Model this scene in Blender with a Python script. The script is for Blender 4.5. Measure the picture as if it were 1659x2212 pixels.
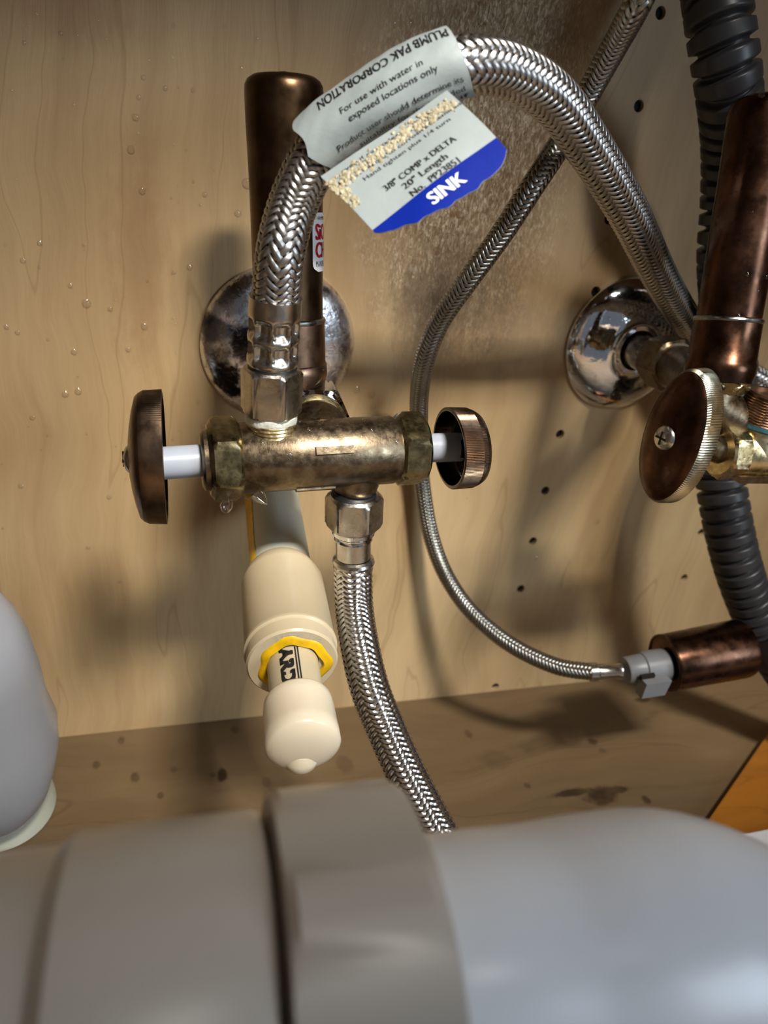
import bpy, bmesh, math, random
import numpy as np
from mathutils import Vector
for o in list(bpy.data.objects): bpy.data.objects.remove(o)
random.seed(7); rng = np.random.default_rng(5)
sc = bpy.context.scene
MM = 0.001                                    # everything below is written in millimetres

# ---------------------------------------------------------------- camera
W, H, F = 1659, 2212, 1597.0
yaw, pitch, roll = np.radians([20.7, 25.45, 8.16]); CAM = np.array([0, -299.4, 271.3])
fw = np.array([np.sin(yaw)*np.cos(pitch), np.cos(yaw)*np.cos(pitch), -np.sin(pitch)])
r0 = np.array([np.cos(yaw), -np.sin(yaw), 0]); u0 = np.cross(r0, fw)
RT = np.cos(roll)*r0+np.sin(roll)*u0; UP = -np.sin(roll)*r0+np.cos(roll)*u0
cd = bpy.data.cameras.new('camera'); cam = bpy.data.objects.new('camera', cd); sc.collection.objects.link(cam)
from mathutils import Matrix
cam.matrix_world = Matrix(((RT[0], UP[0], -fw[0], CAM[0]*MM), (RT[1], UP[1], -fw[1], CAM[1]*MM), (RT[2], UP[2], -fw[2], CAM[2]*MM), (0, 0, 0, 1)))
cd.sensor_fit = 'VERTICAL'; cd.sensor_height = 36; cd.lens = 36*F/H; cd.clip_start = .005; cd.clip_end = 20
cd.dof.use_dof = True; cd.dof.focus_distance = .232; cd.dof.aperture_fstop = 13.5
sc.camera = cam
sc.view_settings.view_transform = 'Standard'; sc.view_settings.look = 'None'; sc.view_settings.gamma = 1
sc.view_settings.use_curve_mapping = False; sc.view_settings.exposure = 0.0

def ray(px, py): return fw+RT*(px-W/2)/F-UP*(py-H/2)/F
def PY(px, py, y):                            # survey point: sight line met with the plane y (mm from the wall)
    d = ray(px, py); return CAM+d*((y-CAM[1])/d[1])
def PZ(px, py, z=0):
    d = ray(px, py); return CAM+d*((z-CAM[2])/d[2])
def PD(px, py, dd): return CAM+ray(px, py)*dd
def PW(px, py, w, dia): return PD(px, py, dia*F/w)   # survey point of a round thing dia mm thick that spans w pixels

# ---------------------------------------------------------------- world and lights
wd = bpy.data.worlds.new('kitchen_ambient'); sc.world = wd; wd.use_nodes = True
bg = wd.node_tree.nodes['Background']; bg.inputs[0].default_value = (.80, .88, 1.0, 1); bg.inputs[1].default_value = .17
def area(name, loc, target, size, size_y, power, color):
    l = bpy.data.lights.new(name, 'AREA'); l.shape = 'RECTANGLE'; l.size = size; l.size_y = size_y; l.energy = power; l.color = color
    o = bpy.data.objects.new(name, l); sc.collection.objects.link(o); o.location = loc
    o.rotation_euler = (Vector(target)-Vector(loc)).to_track_quat('-Z', 'Y').to_euler(); return o
area('ceiling_lamp', (.26, -1.22, 1.68), (.12, 0, .15), .34, .34, 122, (1.0, .95, .87))
area('window_light', (1.25, -1.6, .90), (.1, 0, .15), .7, .8, 21, (.72, .86, 1.0))

# ---------------------------------------------------------------- materials
def newmat(name):
    m = bpy.data.materials.new(name); m.use_nodes = True; nt = m.node_tree; b = nt.nodes['Principled BSDF']; return m, nt, b
def N(nt, t, **k):
    n = nt.nodes.new(t)
    for a, v in k.items():
        if a in n.inputs: n.inputs[a].default_value = v
        else: setattr(n, a, v)
    return n
def noise(nt, co, scale, detail=4, rough=.55, dist=0, vscale=None):
    if vscale is not None:
        mp = nt.nodes.new('ShaderNodeMapping'); mp.inputs['Scale'].default_value = vscale; nt.links.new(co, mp.inputs[0]); co = mp.outputs[0]
    n = nt.nodes.new('ShaderNodeTexNoise'); n.inputs['Scale'].default_value = scale; n.inputs['Detail'].default_value = detail
    n.inputs['Roughness'].default_value = rough; n.inputs['Distortion'].default_value = dist
    nt.links.new(co, n.inputs['Vector']); return n.outputs[0]
def ramp(nt, fac, stops):
    n = nt.nodes.new('ShaderNodeValToRGB'); e = n.color_ramp.elements
    while len(e) < len(stops): e.new(.5)
    for i, (p, c) in enumerate(stops):
        e[i].position = p; e[i].color = (*c, 1) if len(c) == 3 else c
    nt.links.new(fac, n.inputs[0]); return n.outputs[0]
def mrange(nt, v, a, b, c=0., d=1.):
    n = nt.nodes.new('ShaderNodeMapRange'); n.interpolation_type = 'SMOOTHSTEP'
    nt.links.new(v, n.inputs[0])
    for i, x in enumerate((a, b, c, d)): n.inputs[1+i].default_value = x
    return n.outputs[0]
def math_(nt, op, a, b=None):
    n = nt.nodes.new('ShaderNodeMath'); n.operation = op
    for i, x in enumerate((a, b)):
        if x is None: continue
        if isinstance(x, (int, float)): n.inputs[i].default_value = x
        else: nt.links.new(x, n.inputs[i])
    return n.outputs[0]
def mix(nt, fac, a, b, mode='MIX'):
    n = nt.nodes.new('ShaderNodeMix'); n.data_type = 'RGBA'; n.blend_type = mode
    for i, x in ((0, fac), (6, a), (7, b)):
        if isinstance(x, (int, float)): n.inputs[i].default_value = x
        elif isinstance(x, tuple): n.inputs[i].default_value = (*x, 1) if len(x) == 3 else x
        else: nt.links.new(x, n.inputs[i])
    return n.outputs[2]
def bump(nt, b, h, strength, dist=.0005):
    n = nt.nodes.new('ShaderNodeBump'); n.inputs['Strength'].default_value = strength; n.inputs['Distance'].default_value = dist
    nt.links.new(h, n.inputs['Height']); nt.links.new(n.outputs[0], b.inputs['Normal'])
def coords(nt):
    return nt.nodes.new('ShaderNodeTexCoord').outputs['Object']
def srgb(*c):
    if max(c) > 1: c = [x/255 for x in c]
    return tuple(x/12.92 if x <= .04045 else ((x+.055)/1.055)**2.4 for x in c)

def blob(nt, co, c, rx, rz, ax='xz', soft=.35, wob=None):   # stain of its own shape round the point c (mm)
    mp = nt.nodes.new('ShaderNodeMapping'); mp.vector_type = 'POINT'
    s = [1000/rx, 0, 0]; l = [-c[0]/rx, 0, 0]
    k = 2 if ax == 'xz' else 1
    s[k] = 1000/rz; l[k] = -c[k]/rz
    mp.inputs['Scale'].default_value = s; mp.inputs['Location'].default_value = l
    nt.links.new(co, mp.inputs[0])
    n = nt.nodes.new('ShaderNodeVectorMath'); n.operation = 'LENGTH'; nt.links.new(mp.outputs[0], n.inputs[0]); v = n.outputs['Value']
    if wob: v = math_(nt, 'ADD', v, wob)
    return mrange(nt, v, 1+soft, 1-soft, 0, 1)

def plywood(name, axis, base, dark, light):
    m, nt, b = newmat(name); co = coords(nt)
    stretch = (1, 1, .09) if axis == 'z' else (.09, 1, 1)
    warp = noise(nt, co, 9, 3)
    wv = nt.nodes.new('ShaderNodeVectorMath'); wv.operation = 'SCALE'; wv.inputs['Scale'].default_value = .035
    cx = nt.nodes.new('ShaderNodeCombineXYZ'); nt.links.new(warp, cx.inputs[0 if axis == 'z' else 1]); nt.links.new(cx.outputs[0], wv.inputs[0])
    ad = nt.nodes.new('ShaderNodeVectorMath'); nt.links.new(co, ad.inputs[0]); nt.links.new(wv.outputs[0], ad.inputs[1]); cw = ad.outputs[0]
    g1 = noise(nt, cw, 55, 5, .6, .4, stretch); g2 = noise(nt, cw, 420, 4, .65, 0, stretch); big = noise(nt, cw, 10, 3, .5, .5, (1, 1, .45) if axis == 'z' else (.45, 1, 1))
    c = ramp(nt, g1, [(.30, dark), (.5, base), (.72, light)])
    c = mix(nt, .22, c, ramp(nt, g2, [(.3, dark), (.7, light)]))
    c = mix(nt, .6, c, ramp(nt, big, [(.34, tuple(x*.74 for x in base)), (.52, base), (.68, light)]), 'MIX')
    gl = noise(nt, cw, 30, 2, .5, .2, stretch)
    ln = math_(nt, 'ABSOLUTE', math_(nt, 'SUBTRACT', gl, .52)); ln = mrange(nt, ln, .006, .0, 0, .35)
    c = mix(nt, ln, c, dark)
    return m, nt, b, co, c, g1, g2

def wall_mat():
    m, nt, b, co, c, g1, g2 = plywood('birch_plywood', 'z', srgb(174, 146, 106), srgb(132, 102, 68), srgb(196, 170, 128))
    wob = math_(nt, 'MULTIPLY', math_(nt, 'SUBTRACT', noise(nt, co, 70, 5, .7), .5), 1.3)
    p = PY(1040, 290, 0); wet = blob(nt, co, p, 36, 70, wob=wob, soft=.6)          # greasy weathered patch behind the label
    fine = noise(nt, co, 900, 5, .7, 1.2, (1, 1, .35)); spots = nt.nodes.new('ShaderNodeTexVoronoi'); spots.inputs['Scale'].default_value = 190; nt.links.new(co, spots.inputs['Vector'])
    sp = mrange(nt, spots.outputs['Distance'], .30, .36, 1, 0); ring = math_(nt, 'MULTIPLY', sp, mrange(nt, noise(nt, co, 60, 2), .5, .62))
    c = mix(nt, math_(nt, 'MULTIPLY', wet, .8), c, ramp(nt, fine, [(.38, srgb(104, 82, 60)), (.52, srgb(168, 146, 118)), (.64, srgb(236, 222, 198))]))
    c = mix(nt, math_(nt, 'MULTIPLY', ring, math_(nt, 'MULTIPLY', wet, .8)), c, srgb(130, 92, 60))
    for (px, py, rx, rz, a, col) in ((980, 640, 22, 20, .5, (92, 80, 66)), (1090, 700, 26, 14, .30, (90, 70, 58)), (880, 660, 6, 14, .3, (95, 78, 62)), (300, 560, 9, 30, .22, (120, 70, 45)),
                                     (1300, 1240, 26, 12, .25, (95, 78, 48)), (480, 1090, 6, 5, .5, (120, 78, 50)), (140, 30, 20, 7, .28, (130, 85, 66)), (1000, 560, 14, 8, .35, (110, 92, 70))):
        w2 = math_(nt, 'MULTIPLY', math_(nt, 'SUBTRACT', noise(nt, co, 260, 4, .75, 0, (1, 1, .5)), .5), 2.6)
        c = mix(nt, math_(nt, 'MULTIPLY', blob(nt, co, PY(px, py, 0), rx, rz, wob=w2, soft=.7), a), c, srgb(*col))
    nt.links.new(c, b.inputs['Base Color'])
    nt.links.new(mix(nt, wet, (.52,)*3, (.27,)*3), b.inputs['Roughness']); b.inputs['Specular IOR Level'].default_value = .4
    hh = math_(nt, 'ADD', math_(nt, 'MULTIPLY', g2, .5), math_(nt, 'MULTIPLY', math_(nt, 'MULTIPLY', fine, wet), 2.6))
    bump(nt, b, math_(nt, 'ADD', hh, math_(nt, 'MULTIPLY', g1, .3)), .5, .0009)
    return m
def floor_mat():
    m, nt, b, co, c, g1, g2 = plywood('floor_plywood', 'x', srgb(106, 86, 60), srgb(74, 57, 38), srgb(124, 102, 74))
    wob = math_(nt, 'MULTIPLY', math_(nt, 'SUBTRACT', noise(nt, co, 110, 4, .7), .5), 1.6)
    for (px, py, rx, ry, a) in ((1300, 1718, 9, 5, .95), (1238, 1712, 14, 2.2, .9), (1325, 1708, 9, 2.4, .9), (1395, 1727, 2, 2.4, .75), (1387, 1512, 4.5, 2.4, .75), (479, 1672, 2.2, 4.2, .9),
                                (292, 1678, 2, 3, .6), (208, 1652, 1.6, 2.4, .5), (262, 1600, 1.6, 2.6, .5), (375, 1662, 1.6, 2, .4), (347, 1718, 1.5, 2, .5), (1278, 1602, 3, 2.4, .65), (1302, 1622, 2, 2, .4),
                                (1011, 1585, 2, 3, .45), (1138, 1697, 2, 2, .5), (575, 1690, 2, 3, .35), (508, 1577, 2, 2.6, .55), (745, 1650, 4, 5, .35), (1070, 1640, 8, 6, .25), (1200, 1600, 24, 6, .3), (460, 1674, 1.4, 1.6, .4)):
        c = mix(nt, math_(nt, 'MULTIPLY', blob(nt, co, PZ(px, py), rx, ry, 'xy', wob=wob, soft=.3), a), c, srgb(44, 28, 14))
    dirt = noise(nt, co, 26, 5, .6, .3)
    c = mix(nt, mrange(nt, dirt, .48, .66, 0, .4), c, srgb(104, 82, 56))
    nt.links.new(c, b.inputs['Base Color']); b.inputs['Roughness'].default_value = .6; b.inputs['Specular IOR Level'].default_value = .3
    bump(nt, b, g2, .3, .0005); return m
def metal(name, cols, rough=(.2, .4), scale=200, metallic=1., bs=.25, bd=.0003, extra=None, stops=None):
    m, nt, b = newmat(name); co = coords(nt); n = noise(nt, co, scale, 5, .6, .3)
    st = stops or [.3+.4*i/(len(cols)-1) for i in range(len(cols))]
    c = ramp(nt, n, list(zip(st, cols)))
    n2 = noise(nt, co, scale*2.3, 4, .6)
    if extra:                                 # (colour, scale, threshold): blotches of verdigris or lime
        e = mrange(nt, noise(nt, co, extra[1], 4, .6), extra[2], extra[2]+.06)
        c = mix(nt, e, c, extra[0]); nt.links.new(math_(nt, 'SUBTRACT', metallic, math_(nt, 'MULTIPLY', e, .9)), b.inputs['Metallic'])
    else: b.inputs['Metallic'].default_value = metallic
    nt.links.new(c, b.inputs['Base Color'])
    nt.links.new(mrange(nt, n2, .3, .7, rough[0], rough[1]), b.inputs['Roughness'])
    if bs: bump(nt, b, n2, bs, bd)
    return m
def plain(name, col, rough=.5, metallic=0., var=.12, scale=60, sss=0, bs=.1, spec=.5, trans=0, ior=1.45):
    m, nt, b = newmat(name); co = coords(nt); n = noise(nt, co, scale, 4, .6)
    nt.links.new(ramp(nt, n, [(.3, tuple(x*(1-var) for x in col)), (.7, tuple(min(1, x*(1+var)) for x in col))]), b.inputs['Base Color'])
    b.inputs['Roughness'].default_value = rough; b.inputs['Metallic'].default_value = metallic; b.inputs['Specular IOR Level'].default_value = spec
    b.inputs['IOR'].default_value = ior
    if sss: b.inputs['Subsurface Weight'].default_value = sss; b.inputs['Subsurface Radius'].default_value = (1, .8, .6); b.inputs['Subsurface Scale'].default_value = .003
    if trans: b.inputs['Transmission Weight'].default_value = trans
    if bs: bump(nt, b, noise(nt, co, scale*5, 3, .6), bs, .0003)
    return m
def braid_mat(name, col, rough=.26):
    m, nt, b = newmat(name); uv = nt.nodes.new('ShaderNodeTexCoord').outputs['UV']
    mp = nt.nodes.new('ShaderNodeMapping'); mp.inputs['Scale'].default_value = (1, .3, 1); nt.links.new(uv, mp.inputs[0])
    wv = nt.nodes.new('ShaderNodeTexWave'); wv.inputs['Scale'].default_value = 1.9; wv.bands_direction = 'X'; wv.inputs['Distortion'].default_value = .3; nt.links.new(mp.outputs[0], wv.inputs['Vector'])
    n = noise(nt, coords(nt), 90, 4, .6)
    nt.links.new(ramp(nt, n, [(.3, tuple(x*.72 for x in col)), (.7, col)]), b.inputs['Base Color'])
    b.inputs['Metallic'].default_value = 1; b.inputs['Roughness'].default_value = rough
    bump(nt, b, wv.outputs['Fac'], .25, .0001); return m

M = dict(
    wall=wall_mat(), floor=floor_mat(),
    panel=plain('cabinet_panel', srgb(112, 86, 58), .6),
    hole=plain('hole_dark', srgb(20, 12, 8), .9),
    chrome=metal('chrome', [(.62, .63, .66), (.78, .79, .82)], (.03, .10), 60, bs=.25, bd=.0006),
    chrome_spot=metal('pitted_chrome', [(.10, .09, .10), (.50, .49, .51), (.84, .85, .89), (.92, .93, .98)], (.16, .36), 75, bs=.6, bd=.0008, stops=[.27, .35, .42, .8]),
    nickel=metal('dull_nickel', [(.36, .33, .29), (.56, .53, .48)], (.22, .36), 140, bs=.2),
    steel=metal('ferrule_steel', [(.44, .41, .37), (.62, .59, .54)], (.20, .30), 120, bs=.15),
    brass=metal('aged_brass', [(.12, .088, .055), (.185, .14, .09), (.26, .205, .135)], (.28, .46), 210, bs=.35, extra=(srgb(120, 138, 140), 55, .70)),
    brass_nut=metal('brass_nut', [(.14, .11, .055), (.21, .168, .085), (.28, .23, .125)], (.24, .38), 190, bs=.3, extra=(srgb(118, 136, 142), 60, .72)),
    brass_bright=metal('bright_brass', [(.45, .34, .16), (.66, .54, .30), (.76, .66, .44)], (.22, .40), 200, bs=.35),
    copper_dark=metal('tarnished_copper', [(.045, .026, .013), (.085, .050, .027), (.13, .08, .045)], (.26, .38), 70, bs=.12),
    copper_mid=metal('copper', [(.17, .10, .06), (.30, .18, .115), (.40, .26, .17)], (.25, .42), 90, bs=.15),
    copper_red=metal('red_tarnished_copper', [(.035, .017, .010), (.075, .036, .022), (.13, .068, .044)], (.22, .36), 80, bs=.15),
    knob=metal('tarnished_bronze_plate', [(.10, .065, .042), (.17, .115, .078), (.24, .175, .125)], (.24, .38), 70, bs=.12),
    knob_dark=metal('knob_inside', [(.02, .015, .01), (.05, .035, .02)], (.15, .3), 90, bs=.2),
    knob_edge=metal('pale_brass_edge', [(.60, .54, .38), (.74, .70, .54)], (.16, .26), 150, bs=.1),
    solder=metal('solder', [(.20, .20, .19), (.42, .42, .40)], (.2, .35), 140),
    braid=braid_mat('stainless_braid', (.60, .58, .56), .3), braid_dark=braid_mat('dull_braid', (.36, .35, .32), .3), braid_bright=braid_mat('clean_braid', (.80, .79, .79), .2),
    rubber=plain('inner_hose', (.02, .02, .02), .6), black=plain('black_rubber', (.006, .006, .007), .45, bs=.2),
    stem=plain('white_nylon', srgb(160, 165, 176), .35, sss=.3, var=.04),
    pvc=plain('cream_pipe', srgb(188, 172, 142), .32, sss=.15, var=.06, scale=40, bs=.05),
    cap=plain('cream_cap', srgb(226, 212, 186), .28, sss=.2, var=.05, scale=40, bs=.05),
    primer=plain('yellow_cement', srgb(214, 168, 14), .35, var=.2, scale=200),
    trap=plain('white_trap_plastic', srgb(218, 218, 220), .30, sss=.1, var=.03, scale=20, bs=.03),
    trap_nut=plain('white_nut_plastic', srgb(168, 158, 146), .32, sss=.1, var=.03, scale=20, bs=.03),
    bottle=plain('milky_plastic', srgb(176, 178, 184), .22, sss=.5, var=.03, scale=18, bs=.35, trans=.25),
    sleeve=plain('pale_plastic', srgb(188, 190, 174), .4, sss=.3, var=.06, scale=40),
    corr=plain('dark_grey_hose', srgb(46, 46, 48), .38, var=.15, scale=50, bs=.1),
    grey=plain('grey_plastic', srgb(116, 117, 119), .4, var=.06),
    paper=plain('label_paper', srgb(148, 157, 157), .5, var=.06, scale=70, bs=.35),
    glue=plain('old_adhesive', srgb(172, 162, 134), .5, var=.18, scale=300, bs=.8),
    ink=plain('black_ink', (.012, .012, .014), .5, bs=0), blue=plain('blue_print', srgb(2, 30, 130), .6, var=.08, bs=.1, spec=.12),
    white_ink=plain('white_ink', srgb(228, 232, 236), .4, bs=0), red=plain('red_ink', srgb(176, 22, 44), .4, bs=0), sticker=plain('white_sticker', srgb(225, 225, 225), .4, var=.04, bs=.05),
    teal=plain('verdigris', srgb(44, 92, 102), .6, var=.3, scale=300, bs=.5),
    lime=plain('lime_scale', srgb(150, 156, 158), .6, metallic=.4, var=.3, scale=300, bs=.7),
    grimey=plain('seal_grease', srgb(196, 198, 186), .4, var=.2, scale=250, bs=.6),
    water=None, wood=None)
m, nt, b = newmat('water'); nt.nodes.remove(b); tr = nt.nodes.new('ShaderNodeBsdfTransparent'); gl = nt.nodes.new('ShaderNodeBsdfGlossy'); gl.inputs['Roughness'].default_value = .03
lw = nt.nodes.new('ShaderNodeLayerWeight'); lw.inputs['Blend'].default_value = .35; mx = nt.nodes.new('ShaderNodeMixShader'); tr.inputs[0].default_value = (1, 1, 1, 1)
nt.links.new(mrange(nt, lw.outputs['Facing'], 0, 1, .08, .65), mx.inputs[0]); nt.links.new(tr.outputs[0], mx.inputs[1]); nt.links.new(gl.outputs[0], mx.inputs[2]); nt.links.new(mx.outputs[0], nt.nodes['Material Output'].inputs[0]); M['water'] = m
m, nt, b, co, c, g1, g2 = plywood('orange_varnished_wood', 'x', srgb(158, 98, 28), srgb(112, 64, 16), srgb(184, 122, 42)); nt.links.new(c, b.inputs['Base Color']); b.inputs['Roughness'].default_value = .4; M['wood'] = m

# ---------------------------------------------------------------- object helpers
ORG = {}
def empty(name, loc, label, cat, group=None):
    o = bpy.data.objects.new(name, None); sc.collection.objects.link(o); o.empty_display_size = .01
    o.location = [x*MM for x in loc]; ORG[o.name] = np.array(loc, float); tag(o, label, cat, group); return o
def tag(o, label, cat=None, group=None):
    o['label'] = label
    if cat: o['category'] = cat
    if group: o['group'] = group
    return o
def join(*ms):
    V = []; Fc = []; n = 0
    for v, f in ms:
        V.append(np.asarray(v, float)); Fc += [tuple(i+n for i in q) for q in f]; n += len(v)
    return np.concatenate(V), Fc
def obj(name, mesh, mat, parent=None, sharp=35, uv=None, org=None, kind=None):
    V, Fc = mesh; V = np.asarray(V, float)
    if parent is not None: O = ORG[parent.name]
    else: O = np.zeros(3) if org is None else np.asarray(org, float)
    me = bpy.data.meshes.new(name)
    if isinstance(Fc, np.ndarray):
        n = len(Fc); me.vertices.add(len(V)); me.vertices.foreach_set('co', ((V-O)*MM).ravel())
        me.loops.add(n*4); me.loops.foreach_set('vertex_index', Fc.ravel().astype(np.int32))
        me.polygons.add(n); me.polygons.foreach_set('loop_start', np.arange(0, 4*n, 4, dtype=np.int32))
        me.update(calc_edges=True)
    else:
        me.from_pydata(((V-O)*MM).tolist(), [], Fc)
    if uv is not None:
        l = me.uv_layers.new(name='UVMap'); idx = np.empty(len(me.loops), np.int32); me.loops.foreach_get('vertex_index', idx)
        l.data.foreach_set('uv', uv[idx].ravel())
    me.polygons.foreach_set('use_smooth', [True]*len(me.polygons))
    if sharp: me.set_sharp_from_angle(angle=math.radians(sharp))
    me.materials.append(mat); me.update()
    o = bpy.data.objects.new(name, me); sc.collection.objects.link(o); ORG[o.name] = O
    if parent is not None: o.parent = parent if parent.type == 'EMPTY' or True else None
    else: o.location = O*MM
    if kind: o['kind'] = kind
    return o
def fixn(mesh):
    bm = bmesh.new(); V, Fc = mesh; vs = [bm.verts.new(v) for v in V]
    for f in Fc:
        try: bm.faces.new([vs[i] for i in f])
        except ValueError: pass
    bmesh.ops.recalc_face_normals(bm, faces=bm.faces); bm.verts.index_update()
    r = [tuple(v.co) for v in bm.verts], [tuple(v.index for v in f.verts) for f in bm.faces]; bm.free(); return r
def basis(d, hint=None):
    d = np.asarray(d, float); d = d/np.linalg.norm(d)
    h = np.array([0, 0, 1.]) if hint is None else np.asarray(hint, float)
    if abs(d@h)/np.linalg.norm(h) > .98: h = np.array([0, -1., 0])
    a = h-d*(h@d); a /= np.linalg.norm(a); return a, np.cross(d, a), d
def lathe(A, B, prof, seg=48, rf=None, hint=None, ell=(1, 1), caps=True):
    """prof: (mm from A towards B, radius); rf(theta, t, r) -> radius"""
    A = np.asarray(A, float); a, b2, d = basis(np.asarray(B, float)-A, hint); V = []; Fc = []
    for t, r in prof:
        for k in range(seg):
            th = 2*math.pi*k/seg; rr = rf(th, t, r) if rf else r
            V.append(A+d*t+a*(rr*ell[0]*math.cos(th))+b2*(rr*ell[1]*math.sin(th)))
    for i in range(len(prof)-1):
        for k in range(seg):
            k2 = (k+1) % seg; Fc.append((i*seg+k, i*seg+k2, (i+1)*seg+k2, (i+1)*seg+k))
    if caps:
        Fc.append(tuple(range(seg-1, -1, -1))); n = (len(prof)-1)*seg; Fc.append(tuple(n+k for k in range(seg)))
    return np.array(V), Fc
def hexr(ap, n=6, ph=0):
    def f(th, t, r):
        s = 2*math.pi/n; return min(r, ap/math.cos(((th+ph) % s)-s/2))
    return f
def nut(A, B, ap, n=6, ch=1.6, ph=0, seg=72, hint=None):
    L = np.linalg.norm(np.asarray(B, float)-np.asarray(A, float)); c = ap/math.cos(math.pi/n)
    return lathe(A, B, [(0, ap*.93), (ch*.5, (ap+c)/2*.985), (ch, c*1.001), (L-ch, c*1.001), (L-ch*.5, (ap+c)/2*.985), (L, ap*.93)], seg, hexr(ap, n, ph), hint)
def thread(A, B, r, pitch=1.1, depth=.5, seg=40):
    L = np.linalg.norm(np.asarray(B, float)-np.asarray(A, float)); p = []; n = max(2, int(L/pitch))
    for i in range(n):
        t = L*i/n; p += [(t+.05, r-depth), (t+L/n*.5, r)]
    p.append((L, r-depth)); return lathe(A, B, p, seg)
def torus(C, d, R, r, seg=48, m=10, arc=None):
    a, b2, d = basis(d); V = []; Fc = []
    for i in range(seg):
        th = 2*math.pi*i/seg; e = a*math.cos(th)+b2*math.sin(th)
        for k in range(m):
            ph = 2*math.pi*k/m; V.append(np.asarray(C)+e*(R+r*math.cos(ph))+d*r*math.sin(ph))
    for i in range(seg):
        for k in range(m): Fc.append((i*m+k, ((i+1) % seg)*m+k, ((i+1) % seg)*m+(k+1) % m, i*m+(k+1) % m))
    return np.array(V), Fc
def spline(P, step=.5):                        # Catmull-Rom, then even arc length
    P = np.asarray(P, float); Q = np.vstack([2*P[0]-P[1], P, 2*P[-1]-P[-2]]); out = []
    for i in range(1, len(Q)-2):
        for t in np.linspace(0, 1, 40, endpoint=False):
            p0, p1, p2, p3 = Q[i-1:i+3]
            out.append(.5*((2*p1)+(-p0+p2)*t+(2*p0-5*p1+4*p2-p3)*t*t+(-p0+3*p1-3*p2+p3)*t**3))
    out.append(Q[-2]); out = np.array(out)
    for _ in range(12): out[1:-1] = (out[:-2]+out[1:-1]*2+out[2:])/4
    s = np.r_[0, np.cumsum(np.linalg.norm(np.diff(out, axis=0), axis=1))]; n = int(s[-1]/step)+1; ss = np.linspace(0, s[-1], n)
    return np.stack([np.interp(ss, s, out[:, k]) for k in range(3)], -1), ss
def frames(C):
    T = np.gradient(C, axis=0); T /= np.linalg.norm(T, axis=1)[:, None]; A = np.zeros_like(C); a, _, _ = basis(T[0]); A[0] = a
    for i in range(1, len(C)):
        v = A[i-1]-T[i]*(A[i-1]@T[i]); A[i] = v/np.linalg.norm(v)
    return T, A, np.cross(T, A)
def sweep(P, rad, seg=32, step=1.5, caps=True):
    """rad: number or function of arc length"""
    C, ss = spline(P, step); T, A, B = frames(C); th = np.linspace(0, 2*np.pi, seg, endpoint=False)
    r = np.array([rad(s) if callable(rad) else rad for s in ss])
    V = (C[:, None]+r[:, None, None]*(A[:, None]*np.cos(th)[None, :, None]+B[:, None]*np.sin(th)[None, :, None])).reshape(-1, 3); Fc = []
    for i in range(len(C)-1):
        for k in range(seg):
            k2 = (k+1) % seg; Fc.append((i*seg+k, i*seg+k2, (i+1)*seg+k2, (i+1)*seg+k))
    if caps: Fc.append(tuple(range(seg-1, -1, -1))); n = (len(C)-1)*seg; Fc.append(tuple(n+k for k in range(seg)))
    return V, Fc
def braid(P, R, n=12, lead=25., width=None, amp=.36, across=5, crown=.30, sub=2, stretch=None):
    """woven sleeve of 2n flat strands, two over two under, round the centre line P"""
    C, ss = spline(P, .5); T, A, B = frames(C); L = ss[-1]
    al = math.atan(2*math.pi*R/lead); sp = lead/n*math.sin(al); w = width or sp*.80
    du = 1./sub; cum = np.r_[0, np.cumsum(.5/np.interp(.5*(ss[1:]+ss[:-1]), *stretch)*2*n/lead)] if stretch else ss*2*n/lead
    U = np.arange(0, cum[-1], du); S = np.interp(U, cum, ss); q = np.linspace(-.5, .5, across)*w
    Vs = []; Fs = []; UV = []; base = 0
    for sg in (1, -1):
        for i in range(n):
            u = U; th = sg*np.pi*U/n+2*np.pi*i/n
            wv = np.cos(np.pi/2*(2*i+u-.5)) if sg == 1 else -np.cos(np.pi/2*(2*i-u-.5))
            s2 = np.clip(S[:, None]-q[None]*math.sin(al), 0, L); t2 = th[:, None]+sg*q[None]*math.cos(al)/R
            rr = R+amp*wv[:, None]+crown*(1-(2*q/w)**2)[None]
            c = np.stack([np.interp(s2, ss, C[:, k]) for k in range(3)], -1); a = np.stack([np.interp(s2, ss, A[:, k]) for k in range(3)], -1); b2 = np.stack([np.interp(s2, ss, B[:, k]) for k in range(3)], -1)
            V = c+rr[..., None]*(a*np.cos(t2)[..., None]+b2*np.sin(t2)[..., None])
            Vs.append(V.reshape(-1, 3)); UV.append(np.stack([np.broadcast_to(np.linspace(0, 1, across)[None], s2.shape), s2*.1], -1).reshape(-1, 2))
            m_ = len(S); idx = base+np.arange(m_*across).reshape(m_, across)
            f = np.stack([idx[:-1, :-1], idx[:-1, 1:], idx[1:, 1:], idx[1:, :-1]], -1).reshape(-1, 4)
            if sg == 1: f = f[:, ::-1]
            Fs.append(f); base += m_*across
    return (np.concatenate(Vs), np.concatenate(Fs)), np.concatenate(UV)
def text2d(s, size, spacing=1.0, ext=0.0):
    c = bpy.data.curves.new('t', 'FONT'); c.body = s; c.size = size; c.space_character = spacing; c.resolution_u = 3
    c.align_x = 'LEFT'; c.fill_mode = 'BOTH' if ext == 0 else 'BOTH'
    o = bpy.data.objects.new('t', c); sc.collection.objects.link(o); dg = bpy.context.evaluated_depsgraph_get(); me = bpy.data.meshes.new_from_object(o.evaluated_get(dg))
    V = np.array([tuple(v.co) for v in me.vertices]); Fc = [tuple(p.vertices) for p in me.polygons]
    bpy.data.objects.remove(o); bpy.data.curves.remove(c); bpy.data.meshes.remove(me); return V, Fc
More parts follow.
